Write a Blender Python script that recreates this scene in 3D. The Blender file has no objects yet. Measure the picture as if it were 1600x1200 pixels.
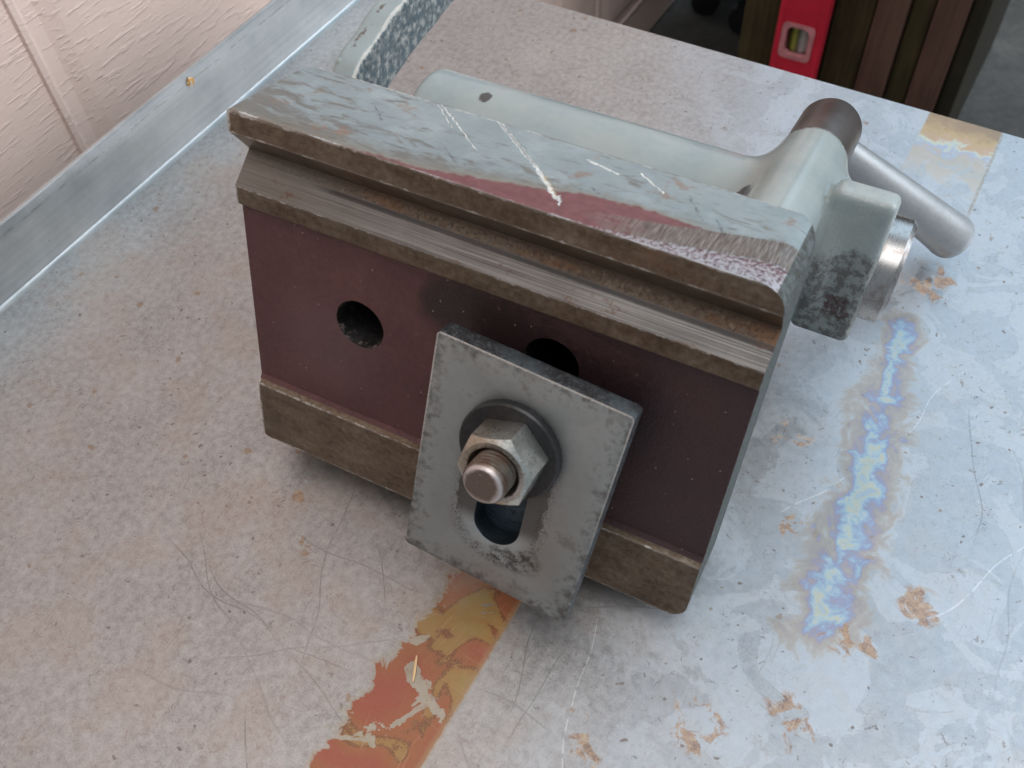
import bpy, bmesh, math, random
import numpy as np
from mathutils import Matrix, Vector
random.seed(7)
MM = 0.001
scene = bpy.context.scene
col = scene.collection

# ------------------------------------------------------------ camera
RYAW = -0.591028            # table / wall direction in the world
cd = bpy.data.cameras.new('camera')
cam = bpy.data.objects.new('camera', cd)
col.objects.link(cam)
cd.sensor_fit = 'HORIZONTAL'; cd.sensor_width = 36.0; cd.lens = 33.80
cd.clip_start = 0.01; cd.clip_end = 60.0
cam.matrix_world = Matrix(((0.996999, 0.077414, 0.0, 0.0),
                           (-0.061975, 0.798160, -0.599249, 0.0),
                           (-0.046390, 0.597451, 0.800563, 0.27991),
                           (0, 0, 0, 1)))
cd.dof.use_dof = True; cd.dof.focus_distance = 0.315; cd.dof.aperture_fstop = 24.0
scene.camera = cam
# ------------------------------------------------------------ light
world = bpy.data.worlds.new('World'); scene.world = world
world.use_nodes = True
bg = world.node_tree.nodes['Background']
bg.inputs['Color'].default_value = (0.80, 0.90, 1.0, 1)
bg.inputs['Strength'].default_value = 0.35

def area(name, loc, target, size, power, color):
    d = bpy.data.lights.new(name, 'AREA'); d.shape = 'RECTANGLE'
    d.size, d.size_y = size; d.energy = power; d.color = color
    o = bpy.data.objects.new(name, d); col.objects.link(o)
    o.location = loc
    o.rotation_euler = (Vector(target) - Vector(loc)).to_track_quat('-Z', 'Y').to_euler()
    return o
area('sky_light', (2.5, 1.5, 2.1), (-0.1, 0.35, 0.0), (4.4, 3.2), 60, (0.56, 0.80, 1.0))
area('side_fill', (2.6, 0.0, 1.55), (-0.25, 0.45, 0.0), (2.2, 1.3), 58, (0.98, 0.97, 1.0))  # unseen lamp added to brighten the peach door
area('overhead_fill', (0.15, -0.30, 2.2), (0.0, 0.25, 0.0), (1.6, 1.2), 19, (1.0, 0.97, 0.95))  # unseen lamp added to light the base front, leaving its underside dark
# ------------------------------------------------------------ render
scene.render.engine = 'CYCLES'
scene.cycles.use_denoising = True
scene.cycles.max_bounces = 5; scene.cycles.diffuse_bounces = 3; scene.cycles.glossy_bounces = 3
scene.cycles.use_adaptive_sampling = True; scene.cycles.adaptive_threshold = 0.03
vs = scene.view_settings
vs.view_transform = 'Standard'; vs.look = 'None'; vs.exposure = 0.0; vs.gamma = 1.0
vs.use_curve_mapping = False

# ============================================================ node expressions
class S:
    """one socket of a node graph; + - * / and helpers build Math nodes"""
    def __init__(s, g, sock): s.g = g; s.k = sock
    def __add__(a, b): return a.g.m('ADD', a, b)
    __radd__ = __add__
    def __sub__(a, b): return a.g.m('SUBTRACT', a, b)
    def __rsub__(a, b): return a.g.m('SUBTRACT', b, a)
    def __mul__(a, b): return a.g.m('MULTIPLY', a, b)
    __rmul__ = __mul__
    def __truediv__(a, b): return a.g.m('DIVIDE', a, b)
    def __gt__(a, b): return a.g.m('GREATER_THAN', a, b)
    def __lt__(a, b): return a.g.m('LESS_THAN', a, b)
    def abs(a): return a.g.m('ABSOLUTE', a)
    def clamp(a): return a.g.m('ADD', a, 0.0, clamp=True)
    def pow(a, p): return a.g.m('POWER', a, p)

class G:
    def __init__(s, name, dim='3D'):
        s.dim = dim
        s.mat = bpy.data.materials.new(name); s.mat.use_nodes = True
        s.t = s.mat.node_tree; s.n = s.t.nodes
        s.bsdf = s.n['Principled BSDF']
        tc = s.n.new('ShaderNodeTexCoord')
        mp = s.n.new('ShaderNodeVectorMath'); mp.operation = 'SCALE'
        mp.inputs[3].default_value = 1000.0
        s.t.links.new(tc.outputs['Object'], mp.inputs[0])
        s.P = S(s, mp.outputs[0])                 # object coordinates in millimetres
        sp = s.n.new('ShaderNodeSeparateXYZ'); s.t.links.new(mp.outputs[0], sp.inputs[0])
        s.x, s.y, s.z = [S(s, o) for o in sp.outputs]
    def put(s, v, sock):
        if isinstance(v, S): s.t.links.new(v.k, sock)
        elif isinstance(v, (tuple, list)):
            d = sock.default_value
            sock.default_value = tuple(v) + ((1,) if len(d) == 4 and len(v) == 3 else ())
        else: sock.default_value = v
    def m(s, op, a, b=None, clamp=False):
        n = s.n.new('ShaderNodeMath'); n.operation = op; n.use_clamp = clamp
        s.put(a, n.inputs[0])
        if b is not None: s.put(b, n.inputs[1])
        return S(s, n.outputs[0])
    def mx(s, a, b): return s.m('MAXIMUM', a, b)
    def mn(s, a, b): return s.m('MINIMUM', a, b)
    def v(s, op, a, b=None, scale=None):
        n = s.n.new('ShaderNodeVectorMath'); n.operation = op
        s.put(a, n.inputs[0])
        if b is not None: s.put(b, n.inputs[1])
        if scale is not None: s.put(scale, n.inputs[3])
        return S(s, n.outputs[1] if op in ('LENGTH', 'DOT_PRODUCT', 'DISTANCE') else n.outputs[0])
    def xyz(s, x, y, z):
        n = s.n.new('ShaderNodeCombineXYZ')
        for i, q in enumerate((x, y, z)): s.put(q, n.inputs[i])
        return S(s, n.outputs[0])
    def ss(s, x, lo, hi):                         # smooth step lo -> hi (also falling)
        n = s.n.new('ShaderNodeMapRange'); n.interpolation_type = 'SMOOTHSTEP'
        if isinstance(lo, (int, float)) and isinstance(hi, (int, float)) and lo > hi:
            s.put(x, n.inputs[0]); n.inputs[1].default_value = hi; n.inputs[2].default_value = lo
            n.inputs[3].default_value = 1; n.inputs[4].default_value = 0
        else:
            s.put(x, n.inputs[0]); s.put(lo, n.inputs[1]); s.put(hi, n.inputs[2])
        return S(s, n.outputs[0])
    def noise(s, scale, detail=3.0, rough=0.55, vec=None, stretch=None, dist=0.0, off=None, color=False, dim=None):
        v = vec or s.P
        if stretch: v = s.v('MULTIPLY', v, stretch)
        if off: v = s.v('ADD', v, off)
        n = s.n.new('ShaderNodeTexNoise'); n.noise_dimensions = dim or s.dim; s.put(v, n.inputs['Vector'])
        n.inputs['Scale'].default_value = scale; n.inputs['Detail'].default_value = detail
        n.inputs['Roughness'].default_value = rough; n.inputs['Distortion'].default_value = dist
        return S(s, n.outputs['Color' if color else 0])
    def voro(s, scale, feature='F1', vec=None, out='Distance', rnd=1.0):
        n = s.n.new('ShaderNodeTexVoronoi'); n.feature = feature; n.voronoi_dimensions = s.dim
        s.put(vec or s.P, n.inputs['Vector']); n.inputs['Scale'].default_value = scale
        n.inputs['Randomness'].default_value = rnd
        return S(s, n.outputs[out])
    def mix(s, f, a, b):
        n = s.n.new('ShaderNodeMix'); n.data_type = 'RGBA'
        s.put(f, n.inputs[0]); s.put(a, n.inputs[6]); s.put(b, n.inputs[7])
        return S(s, n.outputs[2])
    def mixf(s, f, a, b): return f * (b - a) + a if isinstance(b, S) or isinstance(a, S) else f * float(b - a) + a
    def ramp(s, f, stops):
        n = s.n.new('ShaderNodeValToRGB'); e = n.color_ramp.elements
        while len(e) < len(stops): e.new(0.5)
        for el, (p, c) in zip(e, stops): el.position = p; el.color = tuple(c) + (1,)
        s.put(f, n.inputs[0]); return S(s, n.outputs[0])
    def seg(s, p, a, b):                          # distance to a line segment (z ignored)
        ba = (b[0]-a[0], b[1]-a[1], 0); L2 = ba[0]**2 + ba[1]**2
        pa = s.v('SUBTRACT', s.v('MULTIPLY', p, (1, 1, 0)), (a[0], a[1], 0))
        h = (s.v('DOT_PRODUCT', pa, ba) / L2).clamp()
        return s.v('LENGTH', s.v('SUBTRACT', pa, s.v('SCALE', ba, scale=h))), h
    def bump(s, h_mm, strength=1.0):   # height in millimetres
        n = s.n.new('ShaderNodeBump'); n.inputs['Strength'].default_value = strength
        n.inputs['Distance'].default_value = 1.0
        s.put(h_mm * MM if isinstance(h_mm, S) else h_mm, n.inputs['Height'])
        s.t.links.new(n.outputs[0], s.bsdf.inputs['Normal'])
    def out(s, color=None, rough=None, metal=None, spec=None, coat=None, coat_rough=None):
        for k, q in (('Base Color', color), ('Roughness', rough), ('Metallic', metal), ('Specular IOR Level', spec),
                     ('Coat Weight', coat), ('Coat Roughness', coat_rough)):
            if q is not None: s.put(q, s.bsdf.inputs[k])
        return s.mat

# ============================================================ mesh helpers
def link(name, mesh, mats, parent=None, smooth=False, sharp=None):
    if not isinstance(mats, (list, tuple)): mats = [mats]
    o = bpy.data.objects.new(name, mesh); col.objects.link(o)
    for m_ in mats:
        if len(mesh.materials) < len(mats): mesh.materials.append(m_)
    if smooth:
        for p in mesh.polygons: p.use_smooth = True
        if sharp is not None:
            mesh.set_sharp_from_angle(angle=math.radians(sharp))
    if parent: o.parent = parent
    return o
def tag(o, label=None, cat=None, group=None, kind=None):
    for k, q in (('label', label), ('category', cat), ('group', group), ('kind', kind)):
        if q: o[k] = q
    return o
def empty(name, mat=None):
    o = bpy.data.objects.new(name, None); col.objects.link(o); o.empty_display_size = 0.02
    if mat is not None: o.matrix_world = mat
    return o
def mesh_mm(name, verts, faces):
    me = bpy.data.meshes.new(name)
    me.from_pydata([(a*MM, b*MM, c*MM) for a, b, c in verts], [], faces)
    bm = bmesh.new(); bm.from_mesh(me)
    bmesh.ops.recalc_face_normals(bm, faces=bm.faces); bm.to_mesh(me); bm.free()
    me.update(); return me
def prism(poly, lo, hi, fn):
    """extrude a closed 2D polygon from lo to hi; fn(a, b, t) -> xyz (mm)"""
    n = len(poly)
    vs_ = [fn(a, b, lo) for a, b in poly] + [fn(a, b, hi) for a, b in poly]
    fs = [tuple(range(n)), tuple(range(2*n-1, n-1, -1))] + [(i, (i+1) % n, n+(i+1) % n, n+i) for i in range(n)]
    return mesh_mm('prism', vs_, fs)
def box_mm(x0, x1, y0, y1, z0, z1):
    return prism([(x0, y0), (x1, y0), (x1, y1), (x0, y1)], z0, z1, lambda a, b, t: (a, b, t))
def rrect(x0, x1, y0, y1, r, seg=6):
    """rounded rectangle, r = radii of (bl, br, tr, tl)"""
    if not isinstance(r, (tuple, list)): r = (r,)*4
    out = []
    for (cx, cy, a0), q in zip(((x0, y0, 180), (x1, y0, 270), (x1, y1, 0), (x0, y1, 90)), r):
        px = cx + (q if cx == x0 else -q); py = cy + (q if cy == y0 else -q)
        for k in range(seg+1):
            a = math.radians(a0 + 90*k/seg); out.append((px+q*math.cos(a), py+q*math.sin(a)))
    return out
def lathe(profile, n=48, fn=lambda r, t, a: (r*math.cos(a), r*math.sin(a), t)):
    """profile = [(radius, height)]; closed at both ends where radius is 0"""
    vs_, fs, rows = [], [], []
    for r, t in profile:
        if r <= 1e-6: rows.append([len(vs_)]*n); vs_.append(fn(0, t, 0))
        else:
            rows.append(list(range(len(vs_), len(vs_)+n)))
            vs_ += [fn(r, t, 2*math.pi*k/n) for k in range(n)]
    for a, b in zip(rows, rows[1:]):
        for k in range(n):
            f = [a[k], a[(k+1) % n], b[(k+1) % n], b[k]]
            f = [q for i, q in enumerate(f) if q not in f[:i]]
            if len(f) > 2: fs.append(tuple(f))
    return mesh_mm('lathe', vs_, fs)
def boolean(me, other, op):
    a = bpy.data.objects.new('a', me); b = bpy.data.objects.new('b', other)
    col.objects.link(a); col.objects.link(b)
    md = a.modifiers.new('b', 'BOOLEAN'); md.object = b; md.operation = op; md.solver = 'EXACT'
    dg = bpy.context.evaluated_depsgraph_get()
    r = bpy.data.meshes.new_from_object(a.evaluated_get(dg))
    bpy.data.objects.remove(a); bpy.data.objects.remove(b)
    return r
def bevelled(me, width_mm, seg=2, angle=30):
    a = bpy.data.objects.new('a', me); col.objects.link(a)
    md = a.modifiers.new('b', 'BEVEL'); md.width = width_mm*MM; md.segments = seg
    md.limit_method = 'ANGLE'; md.angle_limit = math.radians(angle); md.harden_normals = False
    md.use_clamp_overlap = True
    dg = bpy.context.evaluated_depsgraph_get()
    r = bpy.data.meshes.new_from_object(a.evaluated_get(dg)); bpy.data.objects.remove(a)
    return r
def surface_nets(sdf, lo, hi, step):
    """mesh of a signed distance field (numpy), vertices pulled on to the surface"""
    ax = [np.arange(l, h+step, step) for l, h in zip(lo, hi)]
    X, Y, Z = np.meshgrid(*ax, indexing='ij')
    D = sdf(X, Y, Z); ins = D < 0
    c = [ins[i:ins.shape[0]-1+i, j:ins.shape[1]-1+j, k:ins.shape[2]-1+k] for i in (0, 1) for j in (0, 1) for k in (0, 1)]
    cnt = sum(q.astype(np.int8) for q in c); act = (cnt > 0) & (cnt < 8)
    idx = -np.ones(act.shape, int); ii = np.argwhere(act); idx[act] = np.arange(len(ii))
    P = np.stack([ax[d][ii[:, d]] + step/2 for d in range(3)], 1)
    e = step*0.05
    for _ in range(5):
        d = sdf(P[:, 0], P[:, 1], P[:, 2])
        g = np.stack([(sdf(*(P+np.eye(3)[k]*e).T) - d)/e for k in range(3)], 1)
        P = P - np.clip(d/np.maximum((g*g).sum(1), 1e-3), -step, step)[:, None]*g
    F = []
    for a in range(3):
        b, c_ = (a+1) % 3, (a+2) % 3
        sh = [slice(1, -1)]*3; sh[a] = slice(0, -1)
        s0 = ins[tuple(sh)]
        sh2 = [slice(1, -1)]*3; sh2[a] = slice(1, None)
        s1 = ins[tuple(sh2)]
        q = np.argwhere(s0 != s1); flip = s0[s0 != s1]
        off = np.ones(3, int); off[a] = 0; q = q + off
        eb, ec = np.eye(3, dtype=int)[b], np.eye(3, dtype=int)[c_]
        quad = np.stack([idx[tuple((q-eb-ec).T)], idx[tuple((q-ec).T)], idx[tuple(q.T)], idx[tuple((q-eb).T)]], 1)
        quad[~flip] = quad[~flip][:, ::-1]
        F.append(quad)
    F = np.concatenate(F); F = F[(F >= 0).all(1)]
    me = bpy.data.meshes.new('sdf')
    me.from_pydata((P*MM).tolist(), [], F.tolist()); me.update()
    return me
def smin(a, b, k):
    h = np.clip(0.5 + 0.5*(b-a)/k, 0, 1); return b*(1-h) + a*h - k*h*(1-h)
def sbox(X, Y, Z, lo, hi, r):
    q = [np.abs(c - (l+h)/2) - (h-l)/2 + r for c, l, h in zip((X, Y, Z), lo, hi)]
    return np.sqrt(sum(np.maximum(v, 0)**2 for v in q)) + np.minimum(np.maximum(q[0], np.maximum(q[1], q[2])), 0) - r
def scyl(U, V, T, r, t0, t1, e):
    d0 = np.sqrt(U*U+V*V) - r + e; d1 = np.abs(T-(t0+t1)/2) - (t1-t0)/2 + e
    return np.minimum(np.maximum(d0, d1), 0) + np.sqrt(np.maximum(d0, 0)**2 + np.maximum(d1, 0)**2) - e

# ============================================================ materials
def mat_table():
    g = G('galvanised_sheet', '2D')
    x, y = g.x, g.y
    nA = g.noise(0.012, 2, color=True); nB = g.noise(0.22, 3, color=True)
    warp = g.v('SCALE', g.v('SUBTRACT', nA, (.5, .5, .5)), scale=26.0)
    pw = g.v('ADD', g.P, warp)
    fine = g.v('ADD', g.P, g.v('SCALE', g.v('SUBTRACT', nB, (.5, .5, .5)), scale=7.0))
    n1 = g.noise(0.03, 4, 0.6); n2 = g.noise(0.35, 3, 0.65); n3 = g.noise(1.7, 2, 0.6)
    right = g.ss(x + (n1-0.5)*60 + g.ss(y, 200, 400)*95.0, -75.0, 5.0)               # weathered side of the sheet, stretched back where cool sky reflection is painted
    colr = g.ramp(n1*0.25 + n2*0.45 + n3*0.30, [(0.34, (0.30, 0.288, 0.278)), (0.5, (0.40, 0.39, 0.382)), (0.64, (0.48, 0.472, 0.465))])
    # zinc oxide blooms with darker outlines
    ox = g.noise(0.045, 5, 0.60, dist=0.5)
    patch = g.ss(ox + (n2-0.5)*0.05, 0.46, 0.53); ring = g.ss((ox-0.492).abs(), 0.011, 0.0)
    ox2 = g.noise(0.13, 4, 0.6, dist=0.8, off=(31, 7, 0)); ring2 = g.ss((ox2-0.55).abs(), 0.016, 0.0); patch2 = g.ss(ox2, 0.55, 0.57)
    colr = g.mix(right*0.60, colr, (0.41, 0.465, 0.52))  # bluish sky reflection painted into the sheet colour
    colr = g.mix(right*patch*0.30, colr, (0.54, 0.595, 0.65))
    colr = g.mix(right*patch2*0.18, colr, (0.46, 0.455, 0.44))
    colr = g.mix(right*(ring*0.34 + ring2*0.22), colr, (0.30, 0.30, 0.295))
    # specks
    spr = g.noise(0.05, 2, off=(9, 3, 0))
    def dots(sc, lo, size, vec):
        n = g.n.new('ShaderNodeTexVoronoi'); n.voronoi_dimensions = '2D'; n.inputs['Scale'].default_value = sc; g.put(vec, n.inputs['Vector'])
        cs = g.n.new('ShaderNodeSeparateColor'); g.t.links.new(n.outputs['Color'], cs.inputs[0])
        pick = g.ss(S(g, cs.outputs[0]), lo, 1.0)
        return g.ss(S(g, n.outputs['Distance'])/(pick*size + 0.0001), 1.0, 0.55)*g.ss(pick, 0.02, 0.2)
    tinyw = g.v('ADD', g.P, g.v('SCALE', g.v('SUBTRACT', nB, (.5, .5, .5)), scale=3.2))
    speck = g.mx(dots(0.20, 0.84, 0.15, tinyw), dots(0.42, 0.80, 0.26, fine)*g.ss(spr, 0.35, 0.6)*0.8)
    speck2 = dots(0.55, 0.25, 0.42, fine)*g.ss(spr + (n1-0.5)*0.8, 0.34, 0.56)
    speck3 = dots(0.06, 0.70, 0.10, tinyw)
    colr = g.mix(speck*0.75, colr, (0.13, 0.095, 0.075))
    colr = g.mix(speck2*0.30*(1-right*0.5), colr, (0.22, 0.175, 0.135))
    colr = g.mix(speck3*0.60, colr, (0.28, 0.18, 0.10))
    film = g.ss(n1 + (spr-0.5)*0.5, 0.45, 0.66)*(1-right*0.75)*g.ss(y, 330, 200)
    colr = g.mix(film*0.34, colr, (0.36, 0.28, 0.225))
    # scratches
    scr = None
    SC = [((-198, 66), (-130, 56)), ((-130, 56), (-84, 38)), ((-182, 73), (-143, 52)), ((-143, 52), (-101, 28)),
          ((-172, 68), (-126, 54)), ((-126, 54), (-99, 56)), ((-149, 82), (-91, 87)), ((-170, 28), (-122, 35)),
          ((-122, 35), (-100, 14)), ((-150, 36), (-88, 76)), ((-140, 118), (-112, 40)), ((-160, 60), (-84, 62)),
          ((-66, 96), (-52, 66)), ((-70, 70), (-36, 72)), ((-52, 98), (-48, 60)), ((-66, 60), (-44, 46)),
          ((-120, 96), (-104, 76)), ((-60, 110), (-20, 128)), ((30, 250), (42, 180)), ((48, 240), (60, 140))]
    for i, (a, b) in enumerate(SC):
        d, h = g.seg(pw, (a[0]-2, a[1]), (b[0]-2, b[1]))
        w = (0.30, 0.46, 0.36, 0.55)[i % 4]
        q = g.ss(d, w, w*0.2)*(1.0, 0.55, 0.75, 0.4)[i % 4]*g.ss((h-0.5).abs(), 0.5, 0.25)
        scr = q if scr is None else g.mx(scr, q)
    hair = g.noise(0.9, 1, 0.5, vec=pw, stretch=(0.03, 1.0, 1.0)); hair = g.ss((hair-0.5).abs(), 0.006, 0.0)
    hair2 = g.noise(0.7, 1, 0.5, vec=pw, stretch=(0.9, 0.035, 1.0)); hair2 = g.ss((hair2-0.5).abs(), 0.007, 0.0)
    sel = g.ss(spr, 0.45, 0.62)
    scr = scr*g.ss(n2 + (spr-0.5)*0.4, 0.30, 0.48)
    colr = g.mix(scr*0.50, colr, (0.11, 0.10, 0.095))
    colr = g.mix((hair+hair2).clamp()*sel*0.35, colr, (0.20, 0.20, 0.20))
    lscr = None
    for a, b in (((22, 262), (9, 205)), ((9, 205), (-9, 172)), ((58, 262), (52, 195)), ((52, 195), (34, 158)), ((-52, 110), (-34, 62))):
        d, h = g.seg(pw, a, b); q = g.ss(d, 0.28, 0.05); lscr = q if lscr is None else g.mx(lscr, q)
    colr = g.mix(lscr*0.38*g.ss(n2, 0.36, 0.5), colr, (0.82, 0.83, 0.84))
    # faint interference film left by an old strip
    d1, _ = g.seg(g.P, (9, 142), (9, 178)); d2, _ = g.seg(g.P, (9, 178), (2, 232)); d3, _ = g.seg(g.P, (2, 232), (-2, 266))
    dI = g.mn(g.mn(d1, d2*1.05), d3*1.5)
    nI = g.noise(0.085, 4, 0.60, dist=0.7, off=(12, 4, 0))
    tI = 0.82 - dI/17.0 + (nI-0.5)*1.5 + (n2-0.5)*0.5
    mI = g.ss(tI, 0.0, 0.28)
    irid = g.ramp(tI, [(0.10, (0.42, 0.38, 0.33)), (0.40, (0.36, 0.31, 0.27)), (0.50, (0.30, 0.26, 0.31)), (0.58, (0.24, 0.27, 0.42)),
                       (0.70, (0.27, 0.40, 0.52)), (0.82, (0.40, 0.50, 0.50)), (0.93, (0.50, 0.48, 0.33)), (1.0, (0.34, 0.44, 0.50))])
    colr = g.mix(mI*0.74, colr, irid)
    # patch of the same film by the back edge, cut square
    inb = g.ss(x, -29.0, -28.0)*g.ss(x, 3.2, 2.2)*g.ss(y, 330.0, 350.0)
    tS = g.ss(y + (nI-0.5)*22.0 + (n2-0.5)*8.0, 346.0, 396.0)
    sq = g.ramp(tS, [(0.0, (0.50, 0.47, 0.42)), (0.42, (0.46, 0.40, 0.33)), (0.52, (0.36, 0.42, 0.54)), (0.60, (0.54, 0.56, 0.42)),
                     (0.68, (0.50, 0.33, 0.22)), (0.80, (0.48, 0.33, 0.15)), (1.0, (0.30, 0.19, 0.10))])
    colr = g.mix(inb*g.ss(tS + (nI-0.5)*1.2, -0.05, 0.30)*0.85, colr, sq)
    d, _ = g.seg(g.P, (3.2, 392), (3.2, 312)); colr = g.mix(g.ss(d, 0.9, 0.3)*g.ss(n2, 0.35, 0.5)*0.6, colr, (0.32, 0.26, 0.18))
    # rust blots
    rust = None
    for (cx, cy, r) in ((-42, 81, 4.5), (-9, 94, 7.5), (13, 108, 7.5), (-20, 200, 6.0), (-34, 71.5, 5.0), (17, 139, 5.5), (25, 139, 4.0),
                        (-9, 166, 5.0), (0, 292, 9.5), (35, 160, 6.0), (-156, 99, 2.5), (-142, 86, 3.5), (-190, 205, 3.0)):
        d = g.v('DISTANCE', g.v('MULTIPLY', g.P, (1, 1, 0)), (cx, cy, 0))
        q = 1.0 - d/float(r); rust = q if rust is None else g.mx(rust, q)
    rn = g.noise(0.13, 5, 0.66, off=(17, 0, 0), dist=0.4)
    rm = g.ss(rust*0.7 + (rn-0.53)*5.0, 0.05, 0.45)*g.ss(rust, -0.35, 0.1)
    colr = g.mix(rm*0.72, colr, g.ramp(n2*0.6 + n3*0.4, [(0.35, (0.15, 0.075, 0.045)), (0.50, (0.36, 0.20, 0.095)), (0.66, (0.46, 0.34, 0.21))]))
    # strip of orange glue left by torn tape
    yw = rn - 0.5
    left = -99.5 + g.ss(y, 40.0, 100.0)*5.0 + yw*13.0
    tape = g.ss(x - left, 0.0, 0.9)*g.ss(x + (n2-0.5)*1.2, -71.0, -71.8)*g.ss(y, 132.0, 124.0)
    bald = g.ss(g.noise(0.055, 4, 0.6, off=(40, 5, 2), dist=0.4) - 0.63, 0.0, 0.02)
    dg_, _ = g.seg(fine, (-90, 68), (-75, 60)); bald = g.mx(bald*g.ss(x, -76.0, -82.0), g.ss(dg_, 2.0, 1.4))
    lay = g.noise(0.045, 3, 0.5, off=(2, 60, 0), dist=0.5)
    tcol = g.ramp(lay + 0.045 + (n3-0.5)*0.10, [(0.34, (0.29, 0.19, 0.06)), (0.44, (0.30, 0.155, 0.045)), (0.46, (0.14, 0.052, 0.02)), (0.49, (0.285, 0.10, 0.034)), (0.66, (0.29, 0.07, 0.035))])
    tcol = g.mix(g.ss(x, -73.6, -71.9)*0.6, tcol, (0.32, 0.20, 0.10))
    tcol = g.mix(g.ss(y + yw*20, 84.0, 108.0)*0.45*g.ss(x, -78.0, -90.0), tcol, (0.34, 0.33, 0.26))
    tcol = g.mix((hair2+hair).clamp()*0.35, tcol, (0.50, 0.30, 0.18))
    tape_m = tape*(1.0 - bald)
    fringe = g.ss(x - left, -1.5, 0.3)*g.ss(x, -70.4, -71.4)*g.ss(y, 132.0, 124.0)*(1-tape_m)
    colr = g.mix(fringe*0.55, colr, (0.38, 0.33, 0.22))
    colr = g.mix(tape_m*0.95, colr, tcol)
    rough = g.mixf(tape_m, 0.40 + (n2-0.5)*0.14 + rm*0.25 + right*patch*0.05, 0.26)
    metal = (0.78 - rm*0.6 - tape_m*0.72 - right*patch*0.15 - speck*0.4 - film*0.1).clamp()
    g.bump(n2*0.012 + n3*0.006 + lay*0.10, 1.0)
    return g.out(colr, rough, metal)

def mat_rim():
    g = G('galvanised_rim')
    st = g.noise(0.5, 4, 0.6, stretch=(1, 0.02, 1)); n = g.noise(0.06, 4, 0.6); n2 = g.noise(0.8, 3)
    c = g.ramp(n*0.55 + st*0.45, [(0.32, (0.34, 0.36, 0.365)), (0.52, (0.44, 0.46, 0.465)), (0.7, (0.53, 0.54, 0.54))])
    d = g.ss(g.voro(0.10), 0.06, 0.03); c = g.mix(d*0.5, c, (0.12, 0.11, 0.10))
    line = g.ss((g.z - 25.5 + (n-0.5)*1.5).abs(), 0.7, 0.2)*g.ss(g.noise(0.2, 4), 0.42, 0.6)
    c = g.mix(line*0.5, c, (0.22, 0.21, 0.17))
    g.bump(n2*0.01 + st*0.02 + n*0.25, 1.0)
    return g.out(c, 0.40 + (n-0.5)*0.2, 0.8)

def paint_base(g, seed=0.0):
    n = g.noise(0.05, 4, 0.6, off=(seed, 0, 0)); n2 = g.noise(0.4, 4, 0.6)
    return g.ramp(n*0.7 + n2*0.3, [(0.3, (0.175, 0.22, 0.232)), (0.5, (0.215, 0.262, 0.272)), (0.7, (0.262, 0.305, 0.305))]), n, n2

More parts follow.
